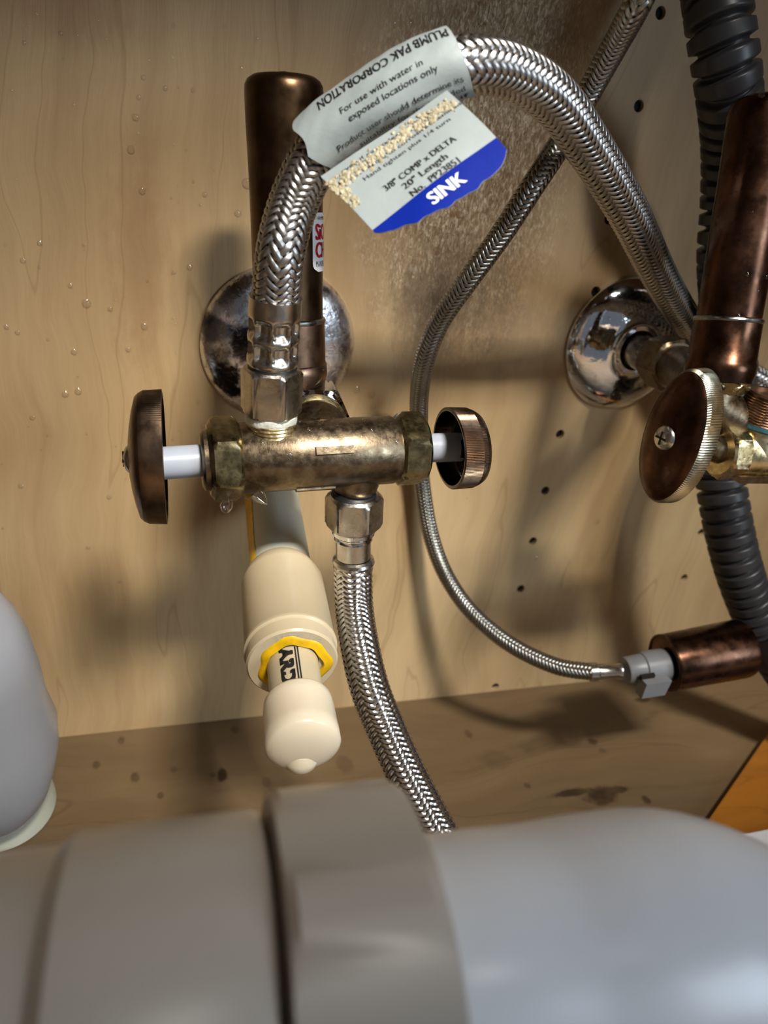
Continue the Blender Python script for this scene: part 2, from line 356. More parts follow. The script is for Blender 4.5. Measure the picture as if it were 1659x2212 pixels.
def fit_text(s, u0_, v0_, width, height, S, flip=False, bold=0):
    """text laid on surface S(u,v) (mm in, 3-D out); (u0,v0) is the left end of its base line"""
    V, Fc = text2d(s, 10); x0, x1 = V[:, 0].min(), V[:, 0].max(); h = 7.2
    out = [S(u0_+(x-x0)/(x1-x0)*width, v0_+y/h*height) for x, y, _ in V] if not flip else [S(u0_-(x-x0)/(x1-x0)*width, v0_-y/h*height) for x, y, _ in V]
    return np.array(out), Fc
def droplets(pts):
    """flattened domes: (centre, normal, radius, height)"""
    ms = []
    for c, n, r, h in pts:
        n = np.asarray(n, float); n /= np.linalg.norm(n); ms.append(lathe(np.asarray(c)-n*.03, np.asarray(c)+n, [(0, r), (h*.45, r*.93), (h*.8, r*.6), (h, r*.12)], 12))
    return join(*ms)

# ---------------------------------------------------------------- structure
holes = [PY(x, y, 0) for x, y in ((1427, 28), (1380, 229), (1316, 473), (1287, 630), (1210, 938), (1178, 1060), (1151, 1169), (1125, 1272), (1070, 1483), (1515, 1150), (1478, 1248))]
bm = bmesh.new(); es = []; X0, X1, Z0, Z1 = -220, 620, 0, 720
def loop(pts):
    vs = [bm.verts.new(p) for p in pts]; return vs, [bm.edges.new((vs[i], vs[(i+1) % len(vs)])) for i in range(len(vs))]
_, e = loop([(X0, 0, Z0), (X1, 0, Z0), (X1, 0, Z1), (X0, 0, Z1)]); es += e; cyl = []
for hc in holes:
    r = 2.35
    vs, e = loop([(hc[0]+r*math.cos(2*math.pi*k/14), 0, hc[2]+r*math.sin(2*math.pi*k/14)) for k in range(14)]); es += e; cyl.append(vs)
bmesh.ops.triangle_fill(bm, use_beauty=True, edges=es)
for vs in cyl:
    bk = [bm.verts.new((v.co.x, 7, v.co.z)) for v in vs]
    for k in range(14): bm.faces.new((vs[k], vs[(k+1) % 14], bk[(k+1) % 14], bk[k]))
bm.verts.index_update(); wm = ([tuple(v.co) for v in bm.verts], [tuple(v.index for v in f.verts) for f in bm.faces]); bm.free()
wall = obj('wall_back', wm, M['wall'], sharp=30, kind='structure')
for hc in holes:
    obj('screw_hole', lathe((hc[0], 7, hc[2]), (hc[0], .4, hc[2]), [(0, 2.3), (4.9, 2.3)], 14), M['hole'], wall)
def box(x0, x1, y0, y1, z0, z1):
    V = [(x, y, z) for x in (x0, x1) for y in (y0, y1) for z in (z0, z1)]
    return V, [(0, 1, 3, 2), (4, 6, 7, 5), (0, 4, 5, 1), (2, 3, 7, 6), (0, 2, 6, 4), (1, 5, 7, 3)]
obj('floor', box(-220, 620, -580, 12, -12, 0), M['floor'], kind='structure')
obj('wall_left', box(-234, -220, -580, 12, -12, 720), M['panel'], kind='structure')
obj('wall_right', box(620, 634, -580, 12, -12, 720), M['panel'], kind='structure')
ceil = obj('ceiling', join(box(-234, 634, -435, 12, 720, 740), box(205, 634, -488, -435, 720, 740), box(-234, 50, -600, -435, 720, 740), box(50, 634, -600, -545, 720, 740)), M['panel'], kind='structure')   # unseen counter; strips round its opening shaped to shade the upper wall
obj('trim_1', box(-234, 634, -598, -580, 545, 720), M['panel'], kind='structure')   # unseen false drawer front, added to keep lamp light off the trap

# ---------------------------------------------------------------- chrome wall plates
def escutcheon(c, label, mat, group):
    t = empty('wall_escutcheon', c, label, 'wall plate', group)
    A = np.array([c[0], 0, c[2]]); B = A+np.array([0, -10, 0])
    obj('plate', lathe(A, B, [(.2, 31.5), (1.2, 31.7), (2.0, 31.2), (4.2, 29.3), (6.4, 25.5), (7.8, 20), (8.6, 15), (9.1, 12.6), (10.2, 11.6), (11.2, 11.3), (11.2, 9.4), (6, 9.3)], 96, caps=False), mat, t, 50)
    d = []
    for _ in range(46):
        a = random.uniform(0, 6.28); r = random.uniform(13, 30.5); h = np.interp(r, [12, 15, 20, 25.5, 29.3, 31.5], [9.2, 8.6, 7.8, 6.4, 4.2, 1.4])
        nn = np.array([math.cos(a)*r/45, -1, math.sin(a)*r/45]); d.append(((A[0]+r*math.cos(a), -h+.1, A[2]+r*math.sin(a)), nn, random.uniform(.4, 1.25), random.uniform(.3, .7)))
    obj('water_droplet', droplets(d), M['water'], t, kind='stuff')
    return t
def spotted_chrome(C):
    m = M['chrome_spot']; nt = m.node_tree; b = nt.nodes['Principled BSDF']; co = coords(nt); c = b.inputs['Base Color'].links[0].from_socket
    wob = math_(nt, 'MULTIPLY', math_(nt, 'SUBTRACT', noise(nt, co, 260, 5, .7), .5), 1.9)
    for px, py, rx, rz, a in ((490, 815, 5.5, 6, 1), (462, 712, 7, 5, .75), (478, 770, 4, 4, .7), (520, 740, 4, 8, .95), (505, 650, 5, 6, .6), (505, 845, 4, 3, 1), (445, 690, 3, 3, .6)):
        p = PY(px, py, -6)-C; c = mix(nt, math_(nt, 'MULTIPLY', blob(nt, co, p, rx, rz, wob=wob, soft=.35), a), c, (.03, .025, .028))
    nt.links.new(c, b.inputs['Base Color'])
EL = np.array([57, 0, 197.]); ER = np.array([222, 0, 206.])
spotted_chrome(EL)
escutcheon(EL, 'pitted chrome wall plate behind the centre shut-off valve and the grey braided hose', M['chrome_spot'], 'chrome wall plates')
escutcheon(ER, 'mirror-bright chrome wall plate at right with blue reflections, behind the oval brass handle', M['chrome'], 'chrome wall plates')

# ---------------------------------------------------------------- oval handles
def handle(root, C, axis, up, a_long, a_short, mat_face, mat_edge, mat_in, screw=True, depth=9.5, rid=1.):
    """C centre of the open rim; axis points to the domed face"""
    axis = np.asarray(axis, float)/np.linalg.norm(axis); ell = (a_long, a_short)
    D = C+axis*depth
    k = depth
    out = lathe(C, D, [(.0, .95), (.2, 1.0), (k*.62, .985), (k*.78, .95)], 320, lambda th, t, r: r*(1+(.012 if int(round(th/(2*math.pi)*320)) % 2 else -.006)*rid*(0.1 < t < k*.7)), up, ell, caps=False)
    h = obj('handle', lathe(C, D, [(k*.78, .952), (k*.9, .90), (k*1.02, .72), (k*1.12, .5), (k*1.18, .30), (k*1.19, .02)], 120, None, up, ell, caps=False), mat_face, root, 50)
    obj('knurled_rim', out, mat_edge, h, 25)
    obj('hollow_back', lathe(C, D, [(.0, .95), (.05, .92), (k*.6, .88), (k*.7, .8), (k*.75, .3), (k*.35, .25), (k*.35, .02)], 90, None, up, ell, caps=False), mat_in, h, 50)
    if screw:
        S0 = C+axis*(k*1.12); S1 = S0+axis
        s = obj('screw_head', lathe(S0, S1, [(0, 4.3), (.6, 4.3), (1.5, 3.4), (2.1, 1.9), (2.3, .1)], 28, caps=False), M['steel'], h, 50)
        a, b2, d = basis(axis, up); ms = []
        for e, g in ((a, b2), (b2, a)):
            o = S0+axis*2.0; V = [o+e*x+g*y+d*z for x in (-2.3, 2.3) for y in (-.35, .35) for z in (-.8, .38)]; ms.append((np.array(V), [(0, 1, 3, 2), (4, 6, 7, 5), (0, 4, 5, 1), (2, 3, 7, 6), (0, 2, 6, 4), (1, 5, 7, 3)]))
        obj('cross_slot', join(*ms), M['hole'], h, 30)
    return h

# ---------------------------------------------------------------- centre shut-off valve
yv = -88.
NL = PY(446, 994, yv); NR = PY(912, 968, yv); vx = (NR-NL)/np.linalg.norm(NR-NL); VL = np.linalg.norm(NR-NL)
v = empty('shut_off_valve', (NL+NR)/2, 'tarnished brass two-way shut-off valve with oval handles at both ends', 'valve')
rb = 10.9
def q(t): return NL+vx*t
body = obj('valve_body', lathe(q(8), q(VL-6), [(0, rb-.6), (.8, rb), (VL*.42, rb), (VL*.42+2, rb+.15), (VL-19, rb+.1), (VL-17.5, rb-.7), (VL-14, rb-.9)], 72), M['brass'], v, 50)
# flats and seam cast on the barrel
up_n = np.array([.0, -.62, .78])
seam = []
def slab(c, ex, ey, ez, hx, hy, hz):
    V = np.array([c+ex*(x*hx*(.94 if z > 0 else 1))+ey*(y*hy*(.8 if z > 0 else 1))+ez*z*hz for x in (-1, 1) for y in (-1, 1) for z in (-1, 1)])
    return V, [(0, 1, 3, 2), (4, 6, 7, 5), (0, 4, 5, 1), (2, 3, 7, 6), (0, 2, 6, 4), (1, 5, 7, 3)]
a_, b_, d_ = basis(vx)
def onbarrel(t, ang, r): return q(t)+(-b_ if b_[1] > 0 else b_)*0+np.array([0, -1, 0])*r*math.cos(ang)+np.array([0, 0, 1])*r*math.sin(ang)
for t, ang, L, hw in ((37, .48, 6.2, 1.4), (33, -.95, 6.5, 1.5)):
    ez = np.array([0, -math.cos(ang), math.sin(ang)]); obj('cast_flat', slab(onbarrel(t, ang, rb-.1), vx, np.cross(ez, vx), ez, L, hw, .75), M['brass'], body, 20)
# end nuts
n1 = obj('packing_nut', nut(q(0.5), q(10.2), 11.6, 6, 2.2, .25, hint=(0, 0, 1)), M['brass_nut'], v, 25)
obj('nut_skirt', lathe(q(-1.6), q(1), [(0, 8.2), (.7, 9.3), (2.6, 9.6)], 48), M['brass'], n1)
n2 = obj('packing_nut', nut(q(VL-9.6), q(VL), 11.0, 6, 1.8, .1, hint=(0, 0, 1)), M['brass_nut'], v, 25)
# stems and handles
kl = PY(352, 1001, yv); kr = PY(988, 966, yv)
obj('stem', lathe(kl-vx*3, q(0), [(0, 4.9), (np.linalg.norm(q(0)-kl)+3, 4.9)], 32), M['stem'], v)
obj('stem', lathe(q(VL-1), kr+vx*1, [(0, 4.8), (np.linalg.norm(kr-q(VL))+2, 4.8)], 32), M['stem'], v)
tl = (-vx+np.array([0, .06, .02])); hl = handle(v, PY(357, 990, yv), tl, (0, 0.03, 1), 20.6, 14.0, M['knob'], M['knob'], M['knob_dark'], depth=8.6, rid=.25)
tr = (vx+np.array([0, -.10, 0.02])); hr = handle(v, PY(968, 968, yv-1), tr, (0, -1, .22), 19.5, 13.2, M['knob'], M['knob'], M['knob_dark'], screw=False, depth=10)
# upper outlet: neck, thread, grease
O1 = PY(588, 972, yv); up_dir = PY(592, 780, yv-2.5)-PY(586, 930, yv); up_dir /= np.linalg.norm(up_dir)
T1 = PY(586, 918, yv)
obj('outlet_neck', lathe(T1-up_dir*13, T1+up_dir*1, [(0, 8.4), (4.5, 7.4), (8, 6.8), (14, 6.8)], 40), M['brass'], body)
obj('outlet_thread', thread(T1-up_dir*3.2, T1+up_dir*2.6, 7.7, 1.0, .35), M['brass_bright'], body)
# lower outlet
O2 = PY(768, 1046, yv); dn = PY(763, 1200, yv-1)-PY(768, 1060, yv); dn /= np.linalg.norm(dn)
obj('outlet_neck', lathe(O2-dn*5, O2+dn*2, [(0, 8.6), (4.4, 7.8), (7, 7.0)], 40), M['brass'], body)
obj('outlet_thread', thread(O2+dn*1.2, O2+dn*6.5, 6.7, 1.3, .45), M['lime'], body)
# inlet towards the wall
Q1 = PY(690, 958, -84); ib = EL-Q1; ib /= np.linalg.norm(ib)
obj('inlet_neck', lathe(Q1-ib*2, Q1+ib*17, [(0, 9.5), (5, 9.8), (8, 10.8), (11, 11.0)], 48), M['brass'], body)
obj('thread_ring', thread(Q1+ib*8.5, Q1+ib*12.5, 11.6, .9, .4), M['brass_bright'], body)
cn = obj('compression_nut', nut(Q1+ib*12, Q1+ib*23, 12.6, 6, 2.0, .5), M['chrome'], v, 25)
obj('supply_pipe', lathe(Q1+ib*22, EL+np.array([0, 3., 0]), [(0, 7.8), (np.linalg.norm(EL-Q1)-22, 7.8)], 36), M['copper_mid'], v)
# wet film and hanging drop
obj('water_drop', join(lathe(PY(493, 1075, yv-6), PY(485, 1112, yv-6), [(0, .4), (1, 1.6), (3, 2.0), (4.6, 1.3), (5.4, .1)], 16), lathe(PY(545, 1058, yv-8), PY(582, 1095, yv-8), [(0, 3.4), (1.5, 3.0), (4, 1.8), (6, .8), (7, .1)], 18)), M['water'], v)
d = []
for _ in range(34):
    t = random.uniform(12, VL-12); ang = random.uniform(.4, 1.9); d.append((onbarrel(t, ang, rb), (0, -math.cos(ang), math.sin(ang)), random.uniform(.35, 1.1), random.uniform(.3, .6)))
obj('water_droplet', droplets(d), M['water'], v, kind='stuff')

# ---------------------------------------------------------------- water hammer arresters
def arrester(A, B, r, tube, lower, label, cap_r=None, name_group='copper water hammer arresters'):
    """A top, B end of the tube; the fitting carries on below B"""
    A = np.asarray(A, float); B = np.asarray(B, float); t = empty('hammer_arrester', B, label, 'pipe fitting', name_group); L = np.linalg.norm(B-A); d = (B-A)/L
    obj('tube', lathe(A, B, [(-.2, .1), (-.1, r*.55), (.25, r*.82), (1.2, r*.95), (2.6, r*1.02), (5, r*1.035), (12, r*1.03), (26, r), (L, r*.985)], 64, caps=False), tube, t, 60)
    obj('end_nipple', lathe(A-d*1.2, A+d, [(0, .2), (.3, 1.8), (1.4, 2.6)], 20), tube, t)
    obj('solder_ring', torus(B, d, r*.99, .95), M['solder'], t)
    s = obj('socket', lathe(B, B+d, [(-.2, r*.8), (0, r*1.04), (13.5, r*1.06), (14, r*1.1), (17, r*1.11), (20.5, r*1.04), (21, r*.9)], 64), lower, t, 40)
    return t, s, d, B
Aa = PD(613, 164, 213); Ba = PD(624, 690, 239)
ta, s1, da, _ = arrester(Aa, Ba, 11.1, M['copper_dark'], M['copper_mid'], 'dark brown copper arrester tube standing upright behind the left braided hose')
obj('cut_face', lathe(Ba+da*17+np.array([3., -7.2, 0]), Ba+da*17+np.array([3.2, -10, 2.0]), [(0, 4.6), (2.0, 4.4)], 32, ell=(.75, 1.3)), M['brass_bright'], s1)
obj('brass_neck', lathe(Ba+da*20, Ba+da*40, [(0, 9.8), (5, 9.4), (6, 8.8), (14, 9.8), (20, 9.5)], 40), M['brass'], ta)
# sticker on the arrester
def on_tube(A, d, r, ang0):
    e1 = np.array([0, -1., 0]); e1 = e1-d*(e1@d); e1 /= np.linalg.norm(e1); e2 = np.cross(d, e1)
    def S(u, vv, off=0): a = ang0+u/r; return A-d*vv+(e1*math.cos(a)-e2*math.sin(a))*(r+off)
    return S, e1, e2
Cs = Aa+da*np.linalg.norm(PD(620, 520, 231)-Aa); S0, e1, e2 = on_tube(Cs, da, 11.1, 0)
sgn = 1 if (S0(5, 0)-S0(0, 0))[0] > 0 else -1
def SS(u, vv, off=.1): return S0(sgn*u, vv, off)
pts = []; fcs = []; nu, nv = 30, 20; uL, uR = 6.3, 28.; vb, vt = -8.5, 8.5
for j in range(nv+1):
    vv = vb+(vt-vb)*j/nv; e = max(0, abs(vv)-(vt-2.6)); ins = 2.6-math.sqrt(max(0, 2.6**2-e*e))
    for i in range(nu+1): pts.append(SS(uL+ins+(uR-uL-2*ins)*i/nu, vv))
for j in range(nv):
    for i in range(nu): k = j*(nu+1)+i; fcs.append((k, k+1, k+nu+2, k+nu+1))
stk = obj('sticker', (np.array(pts), fcs), M['sticker'], ta)
tag(stk, 'white sticker with red lettering')
def ST(u, vv): return SS(u, vv, .16)
obj('sticker_lettering', join(*[fit_text(w_, uL+1.3+k, v_+k2, 13, 4.6, ST) for w_, v_ in (('SiOUX', .8), ('CHiEF', -4.4)) for k in (-.15, .15, .4) for k2 in (0, .15)]), M['red'], stk, 0)
obj('sticker_small_print', join(fit_text('MANUFACTURING CO', uL+1.5, -7.0, 15, 1.7, ST), fit_text('HAMMER ARRESTER', uL+2, 6.4, 14, 1.1, ST)), M['ink'], stk, 0)
Ar = PD(1656, 215, 237); Br = PD(1573, 692, 253)
tb, s2, db, _ = arrester(Ar, Br, 10.6, M['copper_red'], M['copper_red'], 'reddish brown copper arrester tube leaning at the right edge in front of the corrugated hose')
for k in range(5):
    a = -.9+k*.62; e = np.array([math.sin(a), -math.cos(a), -.35]); e /= np.linalg.norm(e)
    obj('hex_flat', lathe(Br+db*17+e*9.2, Br+db*17+e*12, [(0, 4.4), (1.9, 3.6)], 28, ell=(.7, 1.25)), M['brass_bright'] if k in (2,) else M['brass_nut'], s2)
d = [(Br-db*random.uniform(2, 70)+10.6*np.array([math.sin(a), -math.cos(a), 0]), (math.sin(a), -math.cos(a), 0), random.uniform(.5, 1.0), .5) for a in [random.uniform(-1, 1) for _ in range(12)]]
obj('water_droplet', droplets(d), M['water'], tb, kind='stuff')

# ---------------------------------------------------------------- right shut-off valve
yr = -104.
RL = PY(1552, 975, yr); rx = np.array([1., .0, -.01]); rx = rx/np.linalg.norm(rx)
rv = empty('shut_off_valve', RL+rx*20, 'right shut-off valve of bright brass with a large tilted oval handle and open outlet', 'valve')
rbo = obj('valve_body', lathe(RL+rx*6, RL+rx*60, [(0, 7.6), (1, 8.4), (18, 8.6), (54, 8.6)], 60), M['brass_bright'], rv, 50)
obj('packing_nut', nut(RL-rx*.5, RL+rx*7.5, 8.8, 6, 1.6, .25, hint=(0, 0, 1)), M['brass_bright'], rv, 25)
obj('cast_rib', slab(RL+rx*30+np.array([0, -4.2, -8.0]), rx, np.array([0, 1, 0]), np.array([0, 0, -1]), 24, 3.2, 1.4), M['brass'], rbo, 20)
obj('verdigris_crust', lathe(RL+rx*24+np.array([0, -2, -9.2]), RL+rx*52+np.array([0, -2, -9.2]), [(0, .3), (4, 2.2), (20, 2.8), (28, 1.)], 20, lambda th, t, r: r*(1+.15*math.sin(5*th+t))), M['teal'], rbo)
CU = PY(1652, 905, yr); cu = np.array([.03, -.05, 1.]); cu /= np.linalg.norm(cu)
obj('outlet_boss', lathe(CU-cu*12, CU-cu*2, [(0, 9.2), (5, 8.6), (7, 8.2), (10, 8.0)], 48), M['brass_bright'], rbo, 50)
obj('threaded_outlet', join(thread(CU-cu*1.4, CU+cu*8, 9.4, .9, .3, 56), lathe(CU+cu*8, CU+cu*9, [(-8, 7.4), (1, 7.6), (1.2, 8.6), (.6, 9.2), (-.5, 9.3)], 56, caps=False)), M['copper_mid'], rbo)
obj('outlet_bore', lathe(CU-cu*1, CU+cu, [(0, 7.3), (.5, 7.3)], 40), M['hole'], rbo)
obj('verdigris_ring', lathe(CU-cu*3.2, CU-cu*1, [(0, 8.4), (.8, 9.5), (2.2, 9.3)], 48), M['teal'], rbo)
hn = np.array([-.985, -.17, .03]); hn /= np.linalg.norm(hn)
hC = PY(1482, 945, yr-1)
obj('stem', lathe(hC-hn*1, RL+rx*1, [(0, 4.6), (np.linalg.norm(RL-hC)+1.5, 4.6)], 24), M['brass'], rv)
handle(rv, hC, hn, (0.0, .0, 1), 23.8, 12.4, M['copper_red'], M['knob_edge'], M['knob_dark'], depth=9.0)
# brass elbow from the wall plate to the valve
SP = ER+np.array([0, -12, 0]); eb = PY(1475, 815, -64)
pp = obj('supply_pipe', lathe(ER+np.array([0, 3., 0]), ER+np.array([0, -50, 0]), [(0, 7.9), (30, 7.9)], 36), M['nickel'], rv)
obj('pipe_nut', nut(ER+np.array([0, -26, 0]), ER+np.array([-1, -40, 1]), 10.6, 6, 2.0, .3), M['brass'], rv, 25)
obj('inlet_neck', sweep([ER+np.array([-1, -38, 1]), ER+np.array([-6, -52, 3]), (Br+db*24)+np.array([1, 6, 0]), (Br+db*27)], 8.6, 30), M['brass'], rv)
obj('lower_neck', sweep([Br+db*22, Br+db*30, RL+rx*22+np.array([0, 4, 6]), RL+rx*24], 8.2, 28), M['brass'], rv)

# ---------------------------------------------------------------- braided hoses
def braided(name, P, R, label, n, lead, mat, cat='hose', group='braided supply hoses', amp=.36, across=5, stretch=None):
    t = empty(name, P[0], label, cat, group)
    mesh, uv = braid(P, R-amp-.25, n, lead, amp=amp, across=across, stretch=stretch); obj('woven_sleeve', mesh, mat, t, 0, uv=uv, kind='stuff')
    obj('inner_tube', sweep(P, R-amp*2-.55, 24, 2), M['rubber'], t); return t
UP0 = T1+up_dir*30
arch = [(601, 600, 108), (606, 545, 109), (636, 435, 109), (690, 326, 111), (745, 270, 113), (832, 211, 116), (930, 158, 117), (1010, 138, 117), (1100, 152, 113), (1190, 208, 107), (1262, 303, 99), (1355, 455, 86), (1432, 610, 72)]
pa = [PW(x, y, w, 13.4) for x, y, w in arch]; h0 = PY(595, 652, yv-3.5)
pa = [h0]+pa[1:]+[PY(1497, 708, -17), PY(1580, 786, -9), PY(1700, 855, -9)]
hs = braided('braided_hose', pa, 6.75, 'arching braided steel hose rising from the centre valve and wrapped in a paper label', 12, 25, M['braid'], stretch=([0, 110, 190, 300], [1, 1, 1.3, 1.35]))
hd = (pa[1]-pa[0])/np.linalg.norm(pa[1]-pa[0])
# crimped ferrule, nut
f0 = h0+up_dir*1.5; f1 = PY(588, 790, yv-1); fL = np.linalg.norm(f1-f0)
def crimp(th, t, r):
    k = .5-.5*math.cos(2*math.pi*min(max((t-fL*.24)/(fL*.66), 0), 1)*2)
    f = abs(math.cos(4*th+.6)); return r-(0.3+1.5*min(1, max(0, (f-.25)/.35)))*min(1, k*1.5)
obj('crimped_ferrule', lathe(f0, f1, [(0, 6.6), (.02, 7.3), (fL*.2, 7.4)]+[(fL*(.22+.03*i), 7.45) for i in range(24)]+[(fL*.95, 7.3), (fL, 6.6)], 96, crimp, caps=True), M['steel'], hs, 40)
obj('hex_nut', nut(PY(588, 792, yv-1), PY(586, 893, yv), 7.9, 6, 1.4, .26, hint=(0, -1, 0)), M['nickel'], hs, 25)
obj('black_seal', lathe(PY(588, 786, yv-1), PY(588, 798, yv-1), [(0, 6.9), (1.4, 7.4)], 40), M['black'], hs)
obj('nut_grease', lathe(PY(586, 890, yv), PY(586, 912, yv), [(0, 7.4), (.6, 7.9), (2.2, 7.9), (3, 7.6)], 40, lambda th, t, r: r+.12*math.sin(7*th+t)), M['grimey'], hs)
# lower hose
low = [(762, 1243, 87), (765, 1310, 86), (778, 1400, 86), (800, 1490, 87), (830, 1565, 87), (876, 1668, 88), (922, 1757, 89), (968, 1838, 90), (1040, 1950, 90), (1130, 2080, 90)]
pl_ = [PW(x, y, w, 13.4) for x, y, w in low]
l0 = PY(763, 1226, yv-1.5); pl_[0] = l0; pl_[1] = .5*pl_[1]+.5*PY(765, 1310, yv-3)
hb = braided('braided_hose', pl_, 6.75, 'bright braided steel hose hanging down from the lower outlet of the centre valve', 12, 23, M['braid_bright'])
g = lambda px, py: PY(px, py, yv-1)
obj('hex_nut', nut(g(766, 1066), g(764, 1138), 8.6, 6, 1.8, .22, hint=(0, -1, 0)), M['nickel'], hb, 25)
obj('nut_collar', lathe(g(764, 1134), g(763, 1165), [(0, 7.4), (2.6, 7.3), (3.2, 6.7), (3.4, 6.0), (4.0, 6.0), (4.3, 6.5), (5.0, 6.6), (5.4, 6.0)], 48), M['chrome'], hb, 40)
obj('rubber_seal', lathe(g(767, 1062), g(766, 1072), [(0, 6.8), (1, 7.8), (2, 7.8)], 40), M['black'], hb)
fe = g(763, 1160); fe2 = l0-dn*1.5; L2 = np.linalg.norm(fe2-fe)
obj('ferrule', lathe(fe, fe2, [(0, 6.0), (L2*.55, 6.0), (L2*.7, 6.0)], 48, hexr(5.95, 10)), M['steel'], hb, 20)
obj('crimp_bead', join(torus(l0-dn*2.6, dn, 5.6, 1.75, 64), torus(l0-dn*.2, dn, 5.9, 1.0, 64)), M['steel'], hb)
# thin faucet hose along the wall
thin = [(1425, -110, 70), (1402, -50, 69), (1376, 10, 68), (1330, 95, 63.2), (1272, 200, 59.3), (1217, 300, 57.5), (1152, 400, 57), (1082, 508, 54.5), (1008, 610, 52), (950, 695, 49), (918, 775, 46.5)]
pt = [PW(x, y, w, 8.3) for x, y, w in thin]
pt += [PY(x, y, yy) for x, y, yy in ((906, 850, -22), (905, 920, -14), (907, 990, -10), (913, 1060, -9), (929, 1150, -12), (958, 1232, -19), (1004, 1305, -30), (1062, 1362, -42), (1125, 1405, -54), (1205, 1440, -66), (1282, 1452, -76))]
ht = braided('braided_hose', pt, 4.0, 'thin dull braided hose hanging along the back wall behind the arching hose', 8, 13.5, M['braid_dark'], amp=.24)
e0 = pt[-1]; D0 = float((e0-CAM)@fw)
obj('ferrule', lathe(e0-(PD(1300, 1452, D0)-e0)*.5, PD(1350, 1450, D0), [(0, 3.6), (.3, 4.3), (3.5, 4.3), (4.2, 3.6), (12.5, 3.5), (13, 3.9), (14.4, 3.9)], 40), M['steel'], ht, 40)
# grey quick connector
qc = empty('quick_connector', PD(1400, 1445, D0), 'grey plastic quick connector at the end of the thin hose', 'connector')
c0 = PD(1350, 1449, D0); c1 = PD(1436, 1436, D0+3); cL = np.linalg.norm(c1-c0); cd_ = (c1-c0)/cL
obj('connector_body', lathe(c0, c1, [(0, 5.8), (.5, 6.2), (8, 6.7), (8.6, 7.4), (cL-6, 7.6), (cL, 7.6)], 40), M['grey'], qc, 40)
tp = PD(1410, 1482, D0-6); ex, ey, ez = cd_, np.array([0, -1., 0]), np.array([0, 0, -1.])
obj('release_tab', slab(tp, cd_, np.array([0, -1., 0]), np.array([0, 0, -1.]), 6, 3, 4.2), M['grey'], qc, 20)
obj('tab_recess', slab(PD(1398, 1462, D0-7.4), cd_, np.array([0, 0, 1.]), np.array([0, -1., 0]), 3.4, 1.2, .8), M['hole'], qc, 20)
# copper sleeve
w0 = PD(1436, 1432, D0+4); w1 = PD(1602, 1400, D0+12); wL = np.linalg.norm(w1-w0)
cs = empty('copper_coupling', (w0+w1)/2, 'wide brown copper coupling lying level at the end of the grey connector', 'pipe fitting')
obj('sleeve', lathe(w0, w1, [(1, 6), (0, 12.3), (.3, 12.9), (1.2, 13.1), (wL*.5, 13.4), (wL-2, 13.7), (wL, 13.3), (wL, 8)], 72), M['copper_red'], cs, 40)
obj('end_lip', torus(w0+(w1-w0)*.004, w1-w0, 12.7, .6), M['copper_dark'], cs)

# ---------------------------------------------------------------- corrugated hose
cor = [(1520, -130, 135), (1541, -40, 137), (1556, 60, 137), (1573, 180, 133), (1582, 300, 125), (1578, 430, 119), (1568, 560, 115), (1574, 700, 107), (1580, 790, 102), (1576, 880, 101), (1564, 960, 101), (1557, 1030, 100), (1568, 1110, 99), (1590, 1210, 97), (1620, 1300, 94), (1662, 1395, 91), (1725, 1490, 88), (1800, 1580, 86)]
pc = [PW(x, y, w, 21.5) for x, y, w in cor]
ch = empty('corrugated_hose', pc[-1], 'thick dark grey corrugated drain hose running down the right side behind the copper tube', 'hose')
def corr(s):
    k = (s % 6.6)/6.6; k = min(k, 1-k)*2; return 11.1-2.9*(1-min(1, max(0, (k-.14)/.26)))
V, Fc = sweep(pc, corr, 44, .42)
obj('ribbed_tube', (V, Fc), M['corr'], ch, 0)
cc = PW(1668, 1398, 91, 21.5); cdv = PW(1700, 1455, 89, 21.5)-PW(1640, 1345, 92, 21.5); cdv /= np.linalg.norm(cdv)
obj('rubber_collar', lathe(cc-cdv*16, cc+cdv*8, [(0, 11.2), (.4, 12.4), (18, 12.8), (22, 12.6), (24, 11.2)], 48, lambda th, t, r: r+.25*math.sin(t*1.7)), M['black'], ch)

# ---------------------------------------------------------------- paper label on the arching hose
tg = empty('hose_label', PD(830, 230, 182), 'white printed paper label with a blue bottom band wrapped round the arching hose', 'label')
LA = PD(672, 316, 188); LB = PD(1000, 142, 178)
# the sheet follows the centre line of the hose
Cw, sw = spline([PW(x, y, w, 13.4) for x, y, w in arch[2:11]], .5)
ia = int(np.argmin(np.linalg.norm(Cw-PW(700, 310, 112, 13.4), axis=1))); ib_ = int(np.argmin(np.linalg.norm(Cw-PW(992, 138, 117, 13.4), axis=1)))
Cc = Cw[ia:ib_+1]; sc_ = sw[ia:ib_+1]-sw[ia]; LL = sc_[-1]
chord = (Cc[-1]-Cc[0])/np.linalg.norm(Cc[-1]-Cc[0])
view = CAM-Cc[len(Cc)//2]; view = view-chord*(view@chord); view /= np.linalg.norm(view); side = np.cross(chord, view)
if side@UP < 0: side = -side                 # side: across the hose, up in the picture
Rw = 8.8
def wrap(u, vv, off=0.):
    """u along the hose 0..LL, vv arc length: 0 faces the camera, + goes over the top edge"""
    t = u/LL*(len(Cc)-1); i = int(max(0, min(len(Cc)-2, math.floor(t)))); f = t-i; c = Cc[i]*(1-f)+Cc[i+1]*f
    lin = Cc[0]+(Cc[-1]-Cc[0])*(u/LL); c = c*.7+lin*.3+side*.3
    a = vv/Rw; r = Rw+off
    return c+view*(r*math.cos(a))+side*(r*math.sin(a))
